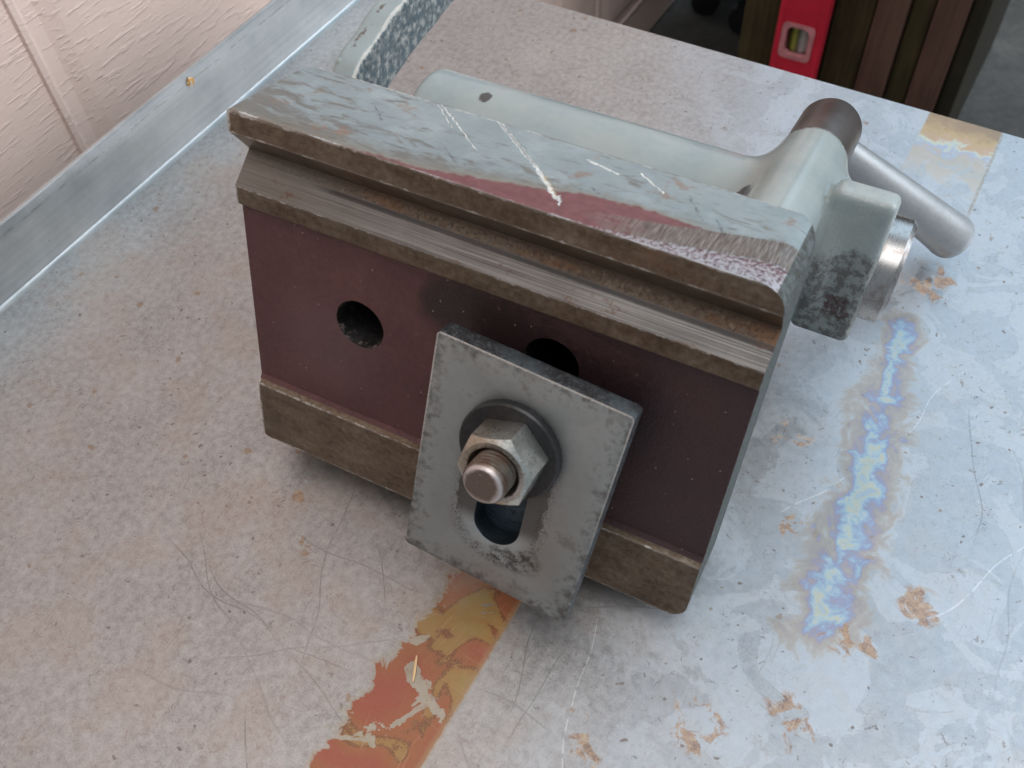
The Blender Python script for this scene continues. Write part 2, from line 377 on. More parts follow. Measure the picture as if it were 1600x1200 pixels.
def mat_side():
    """flank of the base: blue-grey paint worn down to primer and bare iron"""
    g = G('worn_blue_paint')
    X, Y = g.x, g.y
    c, n, n2 = paint_base(g)
    streak = g.noise(0.45, 5, 0.68, stretch=(0.22, 0.62, 0.4), dist=0.6)
    st2 = g.noise(1.3, 4, 0.6, stretch=(0.06, 1.0, 0.4), off=(40, 3, 0))
    e1 = (n-0.5)*14 + (n2-0.5)*7
    light = g.ss(g.noise(0.09, 4, off=(7, 7, 7)), 0.5, 0.68)
    c = g.mix(light*0.30, c, (0.35, 0.41, 0.43))
    # grime rubbed along the length
    grime = g.ss(streak + g.ss(Y, 26.0, 0.0)*0.17 + g.ss(X, 50.0, -10.0)*0.10 + (n-0.5)*0.3, 0.56, 0.72)
    c = g.mix(grime*0.75, c, (0.115, 0.098, 0.080))
    band = g.ss(Y + (streak-0.5)*26.0 + (n2-0.5)*8.0 - g.ss(X, 40, 110)*13.0, 7.0, -1.0)*g.ss(X, 150.0, 110.0)
    c = g.mix(band*0.65, c, g.mix(n2, (0.085, 0.075, 0.055), (0.19, 0.17, 0.13)))
    sc2 = g.noise(2.4, 3, 0.7, stretch=(0.05, 1.0, 0.4), off=(9, 30, 0)); c = g.mix(g.ss(sc2, 0.62, 0.70)*g.ss(Y + (n-0.5)*20, 30.0, 8.0)*0.6, c, (0.045, 0.042, 0.038))
    c = g.mix(g.ss(st2 + g.ss(Y, 22.0, 2.0)*0.04, 0.645, 0.70)*0.75, c, (0.05, 0.047, 0.042))
    rustm = g.ss(g.noise(0.10, 5, 0.65, off=(3, 90, 0)) + g.ss(Y, 16, 0)*0.10*g.ss(X, 65, 40), 0.60, 0.70)
    c = g.mix(rustm*0.6, c, (0.20, 0.095, 0.05))
    # primer showing above the front arris
    lim = g.ss(X, 48.0, 112.0)*13.0 + g.ss(X, 30.0, 60.0)*1.5 - g.ss(X, 112, 150)*3.0
    prim = g.ss(Y - lim + e1*0.32, 0.6, -0.6)
    c = g.mix(g.ss(Y - lim + e1*0.32, 2.5, -0.5)*0.55, c, (0.23, 0.21, 0.17))
    pc = g.ramp(n2, [(0.3, (0.115, 0.040, 0.042)), (0.6, (0.165, 0.062, 0.064))])
    c = g.mix(prim, c, pc)
    # brushed bare strip towards the end
    lo = g.ss(X, 100.0, 150.0)*9.0; hi = 9.0 + g.ss(X, 105.0, 150.0)*11.0
    br = g.ss(X + (st2-0.5)*30, 96.0, 120.0)*g.ss(Y - lo + (n2-0.5)*3.0, -0.4, 0.6)*g.ss(Y - hi + e1*0.15, 0.5, -0.5)
    br = br*g.ss(g.noise(0.5, 4, 0.6, stretch=(0.35, 1, 1)) + g.ss(X, 95, 130)*0.32, 0.50, 0.60)
    cross = g.noise(2.6, 3, 0.6, stretch=(1.0, 0.07, 1))
    bc = g.ramp(cross, [(0.35, (0.13, 0.10, 0.085)), (0.55, (0.24, 0.205, 0.18)), (0.7, (0.38, 0.345, 0.315))])
    c = g.mix(br, c, bc)
    # pitted bright flakes along the arris
    fl = g.noise(1.1, 5, 0.72, dist=0.4)
    fm = g.ss(fl + g.ss(X, 60.0, 140.0)*0.10 + g.ss(Y, 9.0, 1.0)*0.06 - g.ss(Y - lo*1.0, 0.0, 3.0)*0.4, 0.60, 0.645)*g.ss(X, 55, 90)
    c = g.mix(fm*0.85, c, (0.46, 0.46, 0.48))
    dm = g.ss(fl, 0.50, 0.42)*g.ss(X, 70, 120)*g.ss(Y - lo, 1.5, -1.0); c = g.mix(dm*0.7, c, (0.04, 0.03, 0.035))
    # edge wear
    dE = g.mn(g.mn(Y, 35.5 - Y), g.mn(X + 0.3, 150.0 - X))
    wear = g.ss(dE + (fl-0.5)*2.6 - g.ss(X, 42.0, 4.0)*g.ss(Y, 6.0, 0.5)*0.45, 0.55, 0.05)
    c = g.mix(wear*0.85, c, g.mix(g.ss(g.noise(0.12, 3, off=(1, 2, 70)), 0.45, 0.6), (0.20, 0.16, 0.13), (0.60, 0.59, 0.57)))
    # gouges
    wp = g.v('ADD', g.v('MULTIPLY', g.P, (1, 1, 0)), g.v('SCALE', g.v('SUBTRACT', g.noise(0.5, 4, 0.7, color=True), (.5, .5, .5)), scale=2.6))
    ga = None; mid = None
    for a, b, w in (((44, 35.5), (64, 18), 0.26), ((43, 35), (53, 25), 0.18), ((61, 36), (80, 19), 0.62), ((80, 19), (91, 7.4), 0.75), ((91, 9), (93, 5), 0.4), ((104, 31), (112, 25), .35), ((90, 29.5), (99, 27.5), .5)):
        d, h = g.seg(wp, a, b); q = g.ss(d, w*1.25, w*0.5); ga = q if ga is None else g.mx(ga, q)
        if w == 0.62: mid = g.ss(d, w*0.7, w*0.2)
    c = g.mix(ga*0.92, c, g.ramp(g.noise(0.7, 3), [(0.4, (0.50, 0.53, 0.52)), (0.6, (0.72, 0.72, 0.68))]))
    c = g.mix(mid*0.7, c, (0.12, 0.13, 0.13))
    dY, _ = g.seg(wp, (84, 15.5), (90, 9)); c = g.mix(g.ss(dY, 1.0, 0.2)*g.ss(fl, 0.45, 0.6)*0.8, c, (0.52, 0.42, 0.24))
    dk = None
    for a, b in (((96, 17), (101, 14)), ((127, 20), (132, 12)), ((56, 15), (63, 9)), ((118, 27), (124, 18)), ((72, 27), (74, 26)), ((30, 24), (36, 18))):
        d, h = g.seg(wp, a, b); q = g.ss(d, 0.42, 0.12)*g.ss(fl, 0.42, 0.54); dk = q if dk is None else g.mx(dk, q)
    c = g.mix(dk*0.75, c, (0.05, 0.05, 0.05))
    met = (br*0.8 + fm*0.7 + wear*0.5).clamp()
    r = 0.40 + grime*0.15 + prim*0.12 + (n2-0.5)*0.15 - ga*0.05
    g.bump(n2*0.05 + fl*0.05 - ga*0.22 + cross*0.012, 1.0)
    return g.out(c, r, met)

def mat_iron(name, tone=1.0, lines=0.5, rust=0.5):
    """machined iron gone brown under old oil"""
    g = G(name)
    n = g.noise(0.045, 4, 0.6); n2 = g.noise(0.5, 5, 0.65); st = g.noise(2.2, 3, 0.6, stretch=(0.02, 1, 1))
    blot = g.noise(0.11, 5, 0.68, stretch=(0.55, 1, 1), off=(21, 0, 0))
    c = g.ramp(n*0.15 + blot*0.35 + n2*0.3 + st*0.2*lines + 0.1*(1-lines), [(0.37, (0.050*tone, 0.033*tone, 0.021*tone)), (0.45, (0.115*tone, 0.080*tone, 0.052*tone)), (0.53, (0.185*tone, 0.14*tone, 0.10*tone)), (0.62, (0.29*tone, 0.245*tone, 0.19*tone))])
    rm = g.ss(g.noise(0.09, 6, 0.68, off=(0, 12, 5), stretch=(0.5, 1, 1)), 0.56, 0.70)
    c = g.mix(rm*rust, c, (0.17, 0.085, 0.045))
    sp = g.ss(g.voro(0.45), 0.12, 0.06)*g.ss(g.x + (n-0.5)*120, 90.0, 150.0)
    c = g.mix(sp*0.5, c, (0.04, 0.03, 0.025))
    dE = g.mn(g.mn((g.z-117.2).abs(), (g.z-94.9).abs()), g.mn(g.mn((g.z-111.0).abs(), (g.z-23.2).abs()), g.mn((g.x-0.2).abs(), (g.z-0.2).abs())))
    wear = g.ss(dE + (n2-0.5)*2.6 - g.ss(g.x, 36.0, 2.0)*g.ss(g.z, 110.0, 116.0)*0.5, 0.40, 0.0)
    white = g.ss(g.noise(0.20, 4, 0.6, off=(9, 1, 4)) + g.ss(g.x, 40, 0)*0.12, 0.50, 0.62)
    c = g.mix(wear*(0.25 + 0.6*white), c, (0.62, 0.60, 0.56))
    g.bump(n2*0.03 + st*0.02*lines, 1.0)
    fl = g.ss(g.noise(1.3, 3, 0.7, off=(0, 5, 9)), 0.60, 0.70); c = g.mix(fl*0.45, c, (0.035, 0.022, 0.015))
    return g.out(c, 0.36 + (n2-0.5)*0.3 + rm*0.15, (0.60 - rm*0.35*rust).clamp())

def mat_way():
    """sloping V-way: scraped grey strip, oily line, rusty upper strip"""
    g = G('scraped_way')
    n2 = g.noise(0.5, 5, 0.65); n = g.noise(0.05, 4); st = g.noise(1.7, 4, 0.7, stretch=(0.012, 1, 2.2))
    st2 = g.noise(3.5, 2, 0.6, stretch=(0.006, 0.3, 1.0), off=(0, 0, 40))
    bound = 100.6 - g.ss(g.x, 20, 150)*0.9
    up = g.ss(g.z - bound + (n2-0.5)*0.7, -0.2, 0.3)
    c = g.ramp(st*0.55 + st2*0.3 + n*0.15, [(0.36, (0.07, 0.066, 0.062)), (0.48, (0.165, 0.158, 0.15)), (0.58, (0.27, 0.262, 0.25)), (0.70, (0.42, 0.41, 0.40))])
    dull = g.ss(g.x + (n-0.5)*40, 60.0, 5.0); c = g.mix(dull*0.65, c, (0.165, 0.15, 0.13))
    cu = g.ramp(n2*0.6 + n*0.4, [(0.35, (0.075, 0.052, 0.036)), (0.5, (0.145, 0.105, 0.072)), (0.65, (0.20, 0.165, 0.13))])
    ro = g.ss(g.noise(0.12, 5, 0.7, off=(4, 4, 4), stretch=(0.4, 1, 1)), 0.52, 0.62); cu = g.mix(ro*0.45, cu, (0.22, 0.095, 0.035)); cu = g.mix(g.ss(g.noise(0.9, 4, 0.7, off=(5, 0, 0)), 0.50, 0.62)*0.7, cu, (0.045, 0.027, 0.018)); cu = g.mix(g.ss(g.noise(0.7, 4, 0.7, off=(55, 0, 0)), 0.56, 0.66)*0.6, cu, (0.27, 0.22, 0.17))
    c = g.mix(up*(0.35 + 0.65*g.ss(g.x, 10, 50)), c, cu)
    ln = g.ss((g.z - bound + 0.45 + (n2-0.5)*0.3).abs(), 0.75, 0.25)*g.ss(g.x + (n2-0.5)*8, 22.0, 30.0)
    c = g.mix(ln*0.85, c, (0.045, 0.042, 0.042))
    rb = g.ss(g.noise(0.10, 6, 0.75, off=(31, 4, 4), stretch=(0.45, 1, 1)), 0.57, 0.62)*g.ss(g.noise(1.2, 3, 0.7, off=(3, 3, 3)), 0.42, 0.55)*(1-up); c = g.mix(rb*0.7, c, (0.13, 0.068, 0.042))
    deep = g.ss(g.z + (n2-0.5)*1.5, 101.6, 102.8); c = g.mix(deep*0.6, c, (0.055, 0.035, 0.02))
    g.bump(st*0.05 + st2*0.04 + n2*0.02, 1.0)
    return g.out(c, 0.40 + (n2-0.5)*0.2 + up*0.15, 0.75 - up*0.35)

def mat_primer():
    g = G('maroon_primer')
    n = g.noise(0.035, 4, 0.6); n2 = g.noise(0.45, 4, 0.6); n3 = g.noise(1.5, 3, 0.6)
    c = g.ramp(n*0.6 + n2*0.4, [(0.32, (0.062, 0.024, 0.024)), (0.5, (0.098, 0.037, 0.036)), (0.7, (0.138, 0.056, 0.05))])
    d = g.v('DISTANCE', g.v('MULTIPLY', g.P, (1, 0, 1)), (27, 0, 50)); c = g.mix(g.ss(d, 26.0, 4.0)*0.40, c, (0.14, 0.085, 0.085))
    # oil soaked in round the bolt hole, plus shade painted in above the plate
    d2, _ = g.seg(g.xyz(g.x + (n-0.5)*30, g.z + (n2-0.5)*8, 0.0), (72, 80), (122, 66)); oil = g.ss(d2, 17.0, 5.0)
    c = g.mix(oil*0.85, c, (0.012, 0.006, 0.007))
    c = g.mix(g.ss(g.x + (n-0.5)*40, 60, 125)*0.75, c, (0.028, 0.015, 0.017))  # painted shade: primer colour darkens towards the right end
    s1 = g.ss(g.voro(0.30), 0.085, 0.03)*g.ss(g.noise(0.06, 3, off=(2, 2, 8)), 0.42, 0.56)
    c = g.mix(s1*0.85, c, (0.46, 0.40, 0.35))
    s2 = g.ss(g.noise(0.30, 6, 0.75, off=(7, 1, 3)), 0.66, 0.70); c = g.mix(s2*0.5, c, (0.34, 0.28, 0.25))
    g.bump(n3*0.16 + n2*0.20, 1.0)
    return g.out(c, 0.42 + (n2-0.5)*0.2, 0.0, 0.5)

def mat_end():
    g = G('rough_end_paint')
    c, n, n2 = paint_base(g, 20.0)
    d = g.ss(g.noise(0.5, 6, 0.75, off=(6, 6, 6)), 0.36, 0.60); c = g.mix(0.55 + d*0.4, c, (0.055, 0.055, 0.048))
    d2 = g.ss(g.noise(0.7, 4, 0.7), 0.60, 0.66); c = g.mix(d2*0.7, c, (0.035, 0.033, 0.03))
    g.bump(n2*0.45 + g.noise(1.2, 4)*0.30, 1.0)
    return g.out(c, 0.75, 0.0, 0.18)

def mat_hole():
    g = G('shaded_bore')  # shade inside the hole put into a near-black colour, lighter at the mouth
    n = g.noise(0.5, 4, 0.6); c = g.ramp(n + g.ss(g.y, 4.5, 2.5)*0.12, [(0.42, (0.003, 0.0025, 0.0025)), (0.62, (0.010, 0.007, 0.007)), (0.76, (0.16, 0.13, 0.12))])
    g.bump(n*0.25 + g.noise(0.9, 2, stretch=(0.1, 4, 0.1))*0.2, 1.0)
    return g.out(c, 0.6, 0.2)

def mat_body(name, bare=False):
    g = G(name)
    n = g.noise(0.04, 3, 0.55); n2 = g.noise(0.35, 4, 0.6); n3 = g.noise(1.1, 3, 0.6)
    c = g.ramp(n*0.75 + n2*0.25, [(0.3, (0.235, 0.29, 0.295)), (0.5, (0.285, 0.335, 0.335)), (0.7, (0.33, 0.375, 0.365))])
    if not bare:
        film = g.ss(g.noise(0.025, 3, off=(8, 0, 4)), 0.45, 0.65); c = g.mix(film*0.35, c, (0.36, 0.37, 0.33))
        ch = None
        for (a, b, r) in (((26.5, 98, 93.2), 2.6, 0.8), ((121, 88, 90.5), 3.6, 0.8)):
            v = g.v('MULTIPLY', g.v('SUBTRACT', g.P, a), (1.0/b, 1.0/3.4, 1.0/3.4)); q = g.ss(g.v('LENGTH', v) + (n2-0.5)*0.7, 1.0, 0.75)
            ch = q if ch is None else g.mx(ch, q)
        c = g.mix(ch*0.9, c, (0.035, 0.03, 0.032))
        # lower part of the nose lug rubbed bare
        wz = g.ss(g.z + (g.noise(0.25, 5, 0.7)-0.5)*16 - (g.x-155)*0.15, 84.0, 80.0)*g.ss(g.x, 146, 148)
        mott = g.ss(g.noise(0.34, 6, 0.74), 0.44, 0.56)
        near = g.ss(g.z, 72, 82)
        c = g.mix(wz*mott*0.85, c, (0.045, 0.036, 0.034))
        c = g.mix(wz*0.45, c, (0.13, 0.13, 0.125))
        pm = g.ss(g.mx(((g.x-158.0+(g.z-63.5)*0.25)/4.2).abs(), ((g.z-63.5+(g.x-158)*0.3)/4.0).abs()) + (n2-0.5)*2.0, 1.0, 0.7)*g.ss(g.y, 92, 90)
        c = g.mix(pm*g.ss(n3, 0.36, 0.5)*0.85, c, (0.050, 0.024, 0.026))
        w = g.ss(g.mn((g.z-100.6).abs(), (g.x-164.4).abs()) + (n2-0.5)*3.0, 0.9, 0.2)*g.ss(g.x, 147, 149); c = g.mix(w*0.45, c, (0.44, 0.47, 0.45))
        g.bump(n*0.12 + n2*0.04 + g.ss(g.x, 146, 150)*n3*0.16, 1.0)
        r = 0.15 + (n2-0.5)*0.05 + wz*0.3 + g.ss(g.x, 144, 150)*0.16
        return g.out(c, r, 0.0, 0.5)
    # rough-cast arm
    side = g.n.new('ShaderNodeNewGeometry')
    ham = g.noise(0.42, 5, 0.65, dist=0.6); face = g.ss(g.x, -20.9, -20.1)
    c = g.mix(face*0.9, c, (0.060, 0.090, 0.104))  # dark hammered paint, with the shade of this side put into its colour
    c = g.mix(face*g.ss(ham, 0.46, 0.64)*0.6, c, (0.026, 0.040, 0.048))
    cr, _ = g.seg(g.xyz(g.x + (n2-0.5)*5, g.y, 0.0), (-26.0, 118), (-27.0, 98))
    c = g.mix(g.ss(cr, 0.9, 0.4)*g.ss(g.noise(0.3, 4), 0.45, 0.56)*(1-face)*0.8, c, (0.09, 0.05, 0.035))
    w = g.ss((g.x + 20.6).abs() + (n2-0.5)*1.6, 0.75, 0.15); c = g.mix(w*0.7, c, (0.66, 0.64, 0.58))
    g.bump(face*ham*0.55 + n2*0.08, 1.0)
    return g.out(c, 0.42, 0.0, 0.5)

def mat_steel(name, c0, c1, rough, metal=0.9, stretch=(1, 1, 1), bump=0.02, stain=None, stain_amt=0.0):
    g = G(name)
    n = g.noise(0.08, 4, 0.6); n2 = g.noise(0.8, 4, 0.65, stretch=stretch)
    c = g.mix(g.ss(n*0.5 + n2*0.5, 0.35, 0.65), c0, c1)
    if stain:
        s = g.ss(g.noise(0.16, 5, 0.68, off=(3, 5, 1)), 0.5, 0.64); c = g.mix(s*stain_amt, c, stain)
    g.bump(n2*bump, 1.0)
    return g.out(c, rough + (n2-0.5)*0.14, metal)

def mat_plate(side=False):
    g = G('plate_sawn_edge' if side else 'plate_steel')
    n = g.noise(0.05, 4, 0.6); n2 = g.noise(0.35, 5, 0.65); n3 = g.noise(1.4, 4, 0.7)
    if side:
        c = g.ramp(n2*0.5 + n3*0.5, [(0.34, (0.018, 0.018, 0.019)), (0.5, (0.055, 0.058, 0.062)), (0.68, (0.15, 0.165, 0.175))])
        c = g.mix(g.ss(n, 0.52, 0.66)*0.5, c, (0.14, 0.18, 0.20))
        c = g.mix(g.ss(n3, 0.64, 0.68)*0.6, c, (0.4, 0.4, 0.4))
        g.bump(n3*0.35 + n2*0.25, 1.0)
        return g.out(c, 0.55, 0.35)
    x, y = g.x, g.y                                     # plate frame: x across, y up (from the top line), z outward
    c = g.ramp(n*0.6 + n2*0.4, [(0.30, (0.28, 0.295, 0.29)), (0.52, (0.33, 0.35, 0.345)), (0.72, (0.38, 0.40, 0.39))])
    rim_ = g.mn(g.mn(x + 24.8 - (y+3.9)*0.0232, 30.6 - (y+7.6)*-0.064 - x), g.mn((-5.45 - x*0.0633) - y, y + 79.0 + x*0.068))
    gm = g.ss(rim_ + (n2-0.5)*22 + (n-0.5)*10, 4.5, -3.0)
    c = g.mix(gm*0.80, c, (0.060, 0.054, 0.046))
    c = g.mix(g.ss(n2*0.5 + n*0.5 + (n-0.5)*0.3, 0.56, 0.68)*0.45, c, (0.10, 0.092, 0.08))
    # where the washer has sat
    d, _ = g.seg(g.xyz(x + (n2-0.5)*5, y + (n2-0.5)*4, 0.0), (1.2, -30.0), (0.4, -52.5)); wit = g.ss(d, 13.2, 12.4)
    c = g.mix(wit*g.ss(y, -60, -54)*0.85, c, (0.070, 0.064, 0.058))
    d2, _ = g.seg(g.xyz(x, y, 0.0), (1.5, -30.0), (0.4, -56.0)); halo = g.ss((d2 - 12.8 + (n2-0.5)*5).abs(), 3.2, 0.4)*g.ss(n3*0.6 + n2*0.4, 0.46, 0.60)
    c = g.mix(halo*0.6, c, (0.045, 0.04, 0.036))
    d3, _ = g.seg(g.xyz(x + (n2-0.5)*8, y + (n-0.5)*8, 0.0), (3, -67), (12, -66)); c = g.mix(g.ss(d3, 5, 2)*g.ss(n2, 0.4, 0.58)*0.8, c, (0.06, 0.055, 0.05))
    sp = g.ss(g.voro(0.4), 0.08, 0.03)*g.ss(n, 0.45, 0.55); c = g.mix(sp*0.6, c, (0.04, 0.04, 0.04))
    w = g.ss(rim_ + (n3-0.5)*1.8, 0.75, 0.2)*g.ss(y + (n-0.5)*40, -60, -20); c = g.mix(w*0.8, c, (0.68, 0.64, 0.59))  # bright worn edge, with the glint along the top painted in
    st = g.noise(1.6, 3, 0.6, stretch=(0.12, 1, 1)); 
    g.bump(n2*0.03 + n3*0.015 + st*0.012, 1.0)
    return g.out(c, 0.44 + (n2-0.5)*0.22 + gm*0.1, 0.62 - gm*0.3 - wit*0.3)

def mat_wall():
    g = G('peach_embossed_door')
    gr = g.noise(0.42, 3, 0.6, stretch=(1, 0.12, 1.0), dist=0.25); gr2 = g.noise(0.7, 2, 0.6, stretch=(1, 0.10, 1.0))
    ridge = g.ss(gr, 0.52, 0.70); n = g.noise(0.006, 3)
    c = g.mix(g.ss(n, 0.35, 0.65), (0.83, 0.635, 0.545), (0.86, 0.665, 0.575))
    g.bump(ridge*0.30 + gr2*0.10, 1.0)
    return g.out(c, 0.5, 0.0, 0.4)

def mat_concrete():
    g = G('dark_concrete')
    n = g.noise(0.012, 6, 0.65); n2 = g.noise(0.12, 5, 0.7)
    c = g.ramp(n*0.55 + n2*0.45, [(0.3, (0.045, 0.046, 0.043)), (0.5, (0.075, 0.075, 0.071)), (0.72, (0.12, 0.118, 0.112))])
    g.bump(n2*1.2, 1.0); return g.out(c, 0.85, 0.0, 0.3)

def mat_wood(name, c0, c1):
    g = G(name)
    gr = g.noise(0.35, 5, 0.65, stretch=(1, 1, 0.04), dist=0.5); n = g.noise(0.02, 4)
    c = g.mix(g.ss(gr*0.6 + n*0.4, 0.32, 0.68), c0, c1); g.bump(gr*0.5, 1.0)
    return g.out(c, 0.75, 0.0, 0.3)

def mat_plain(name, c, rough=0.5, metal=0.0, var=0.15, scale=0.05, bump=0.05):
    g = G(name); n = g.noise(scale, 4, 0.6)
    lo = tuple(v*(1-var) for v in c); hi = tuple(min(1, v*(1+var)) for v in c)
    g.bump(g.noise(scale*12, 3)*bump, 1.0)
    return g.out(g.mix(g.ss(n, 0.35, 0.65), lo, hi), rough, metal)

# ============================================================ the setting
TM = Matrix.Rotation(RYAW, 4, 'Z')                     # x across the rim, y along it
FLOOR = -455.0
m_conc = mat_concrete()
o = link('floor', mesh_mm('floor', [(-6000, -5000, FLOOR), (7000, -5000, FLOOR), (7000, 9000, FLOOR), (-6000, 9000, FLOOR)], [(0, 1, 2, 3)]), m_conc)
tag(o, kind='structure')

# door wall on the left: an embossed panel door
m_wall = mat_wall()
wall = empty('panel_door', TM.copy())
tag(wall, 'peach panel door with embossed wood grain rising behind the metal upstand', 'door')
WX = -436.0
link('door_skin', box_mm(WX-40, WX, -2600, 3200, FLOOR+4, 2000), m_wall, wall)
def moulding(y0, y1, z0, z1):
    """raised field set in a sunk frame, one closed moulding with mitred corners"""
    prof = [(0, 0.0), (1.0, 1.6), (4, 1.9), (6.5, 0.3), (14, 0.2), (17, 1.0), (24, 2.6), (34, 3.4)]
    vs_, fs = [], []
    for d, h in prof:
        vs_ += [(WX+h+0.05, y0+d, z0+d), (WX+h+0.05, y1-d, z0+d), (WX+h+0.05, y1-d, z1-d), (WX+h+0.05, y0+d, z1-d)]
    for i in range(len(prof)-1):
        for k in range(4):
            fs.append((4*i+k, 4*i+(k+1) % 4, 4*i+4+(k+1) % 4, 4*i+4+k))
    n_ = 4*(len(prof)-1); fs.append((n_, n_+1, n_+2, n_+3)); fs.append((3, 2, 1, 0))
    return mesh_mm('panel', vs_, fs)
for row in range(4):
    z0 = FLOOR + 62 + row*600
    for k in range(-3, 4):
        y0 = 236.0 + k*640
        link('raised_panel', moulding(y0, y0+560, z0, z0+510), m_wall, wall)

# ============================================================ table
m_table, m_rim = mat_table(), mat_rim()
m_leg = mat_plain('galvanised_leg', (0.42, 0.43, 0.44), 0.5, 0.8)
table = empty('work_table', TM.copy())
tag(table, 'low sheet metal work table with rust spots and orange glue strip under the tailstock', 'table')
TX0, TX1, TY0, TY1 = -316.0, 420.0, -320.0, 393.6
top = box_mm(TX0+2.5, TX1, TY0, TY1, -1.6, 0)
link('table_top', top, m_table, table)
# upstand: bend, web and a hem folded outwards
pr = [(TX0+2.5, 0.0)] + [(TX0+2.5-2.5*math.sin(a), 1.4-1.4*math.cos(a)) for a in [math.pi/2*k/6 for k in range(1, 7)]]
pr += [(TX0, 15.0), (TX0-0.25, 22.0), (TX0-0.1, 29.4), (TX0-0.5, 30.2), (TX0-1.6, 30.4), (TX0-2.6, 29.8), (TX0-3.0, 28.6), (TX0-2.9, 21), (TX0-1.9, 21), (TX0-1.7, 2.5),
       (TX0-0.8, 0.1), (TX0+0.9, -1.2), (TX0+2.5, -1.6)]
NY = 40
vs_, fs = [], []
rng = random.Random(3)
for j in range(NY+1):
    yy = TY0 + (TY1-TY0)*j/NY
    wob = 0.35*math.sin(yy*0.021) + 0.25*math.sin(yy*0.053+1)
    for (a, b) in pr: vs_.append((a + wob*min(1, max(0, b/30)), yy, b + 0.15*math.sin(yy*0.03)*min(1, max(0, b/30))))
n_ = len(pr)
for j in range(NY):
    for k in range(n_): fs.append((j*n_+k, j*n_+(k+1) % n_, (j+1)*n_+(k+1) % n_, (j+1)*n_+k))
fs += [tuple(range(n_-1, -1, -1)), tuple(range(NY*n_, NY*n_+n_))]
link('upstand', mesh_mm('upstand', vs_, fs), m_rim, table, smooth=True, sharp=40)
link('apron', box_mm(TX0+3, TX1, TY1-1.6, TY1-0.2, -42, -1.6), m_rim, table)
link('apron', box_mm(TX1-1.6, TX1, TY0, TY1-1.7, -42, -1.6), m_rim, table)
link('apron', box_mm(TX0+3, TX1-1.7, TY0, TY0+1.6, -42, -1.6), m_rim, table)
for lx in (TX0+30, TX1-55):
    for ly in (TY0+25, TY1-55):
        link('leg', prism([(0, 0), (30, 0), (30, 3), (3, 3), (3, 30), (0, 30)], FLOOR, -1.65, lambda a, b, t: (lx+a, ly+b, t)), m_leg, table)

# ============================================================ tailstock
Rb = Matrix(((0.863225, 0.484802, 0.140743), (-0.504515, 0.838166, 0.207223), (-0.017504, -0.249887, 0.968117))).to_4x4()
BM = Matrix.Translation(Vector((-84.816, 186.472, 13.0))*MM) @ Rb
tail = empty('lathe_tailstock', BM)
tag(tail, 'heavy worn blue-grey and maroon iron lathe tailstock lying on its side', 'tailstock')
LEN, DEP, HGT = 150.0, 35.5, 117.4
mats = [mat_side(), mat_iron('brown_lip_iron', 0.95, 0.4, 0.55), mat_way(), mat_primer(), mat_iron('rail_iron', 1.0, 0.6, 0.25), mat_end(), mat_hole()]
prof = [(0, 0), (DEP, 0), (DEP, HGT), (0, HGT), (0, 111.0), (7.2, 103.2), (6.9, 102.6), (0, 95.0), (0, 89.6), (2.0, 87.9), (2.1, 26.2), (1.2, 24.6), (0, 23.4)]
base = prism(prof, -5, LEN+5, lambda a, b, t: (t, a, b))
base = boolean(base, prism(rrect(0, LEN, 0, HGT, (2.2, 5.5, 6.5, 0.8), 8), -10, DEP+10, lambda a, b, t: (a, t, b)), 'INTERSECT')
base = boolean(base, prism(rrect(0, LEN, -6, DEP, (0.4, 0.4, 8.0, 5.0), 8), -10, HGT+10, lambda a, b, t: (a, b, t)), 'INTERSECT')
def cylY(cx, cz, r, y0, y1, n=40):
    return prism([(cx+r*math.cos(2*math.pi*k/n), cz+r*math.sin(2*math.pi*k/n)) for k in range(n)], y0, y1, lambda a, b, t: (a, t, b))
base = boolean(base, cylY(38.2, 61.3, 7.2, -3, 31), 'DIFFERENCE')
base = boolean(base, lathe([(0, 1.0), (8.4, 1.0), (7.1, 4.2), (0, 4.2)], 40, lambda r, t, a: (38.2+r*math.cos(a), t, 61.3+r*math.sin(a))), 'DIFFERENCE')
slot = [(97.5+7.9*math.cos(math.radians(a)), 73.0+7.9*math.sin(math.radians(a))) for a in range(0, 181, 9)] + \
       [(97.5+7.9*math.cos(math.radians(a)), 53.0+7.9*math.sin(math.radians(a))) for a in range(180, 361, 9)]
base = boolean(base, prism(slot, -3, 33, lambda a, b, t: (a, t, b)), 'DIFFERENCE')
base = bevelled(base, 0.45, 2, 28)
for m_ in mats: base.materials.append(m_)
for p in base.polygons:
    c, nn = p.center/MM, p.normal
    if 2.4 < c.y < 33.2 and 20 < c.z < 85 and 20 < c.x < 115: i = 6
    elif abs(nn.x) > 0.55: i = 5
    elif c.z > 116.2 or (c.z > 110 and c.y > 1.5 and nn.z > 0.3): i = 0
    elif c.y > DEP-1: i = 0
    elif nn.z > 0.35 and 94.6 < c.z < 103.6 and c.y < 8: i = 2
    elif c.z > 100: i = 1
    elif c.z > 88.4: i = 1
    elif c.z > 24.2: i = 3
    elif c.z > -1 and nn.z > -0.5: i = 4
    else: i = 4
    p.material_index = i
o = bpy.data.objects.new('base_casting', base); col.objects.link(o); o.parent = tail
for p in base.polygons: p.use_smooth = True
base.set_sharp_from_angle(angle=math.radians(24))
o['label'] = 'slab base with V-groove, maroon recess and two bolt holes'

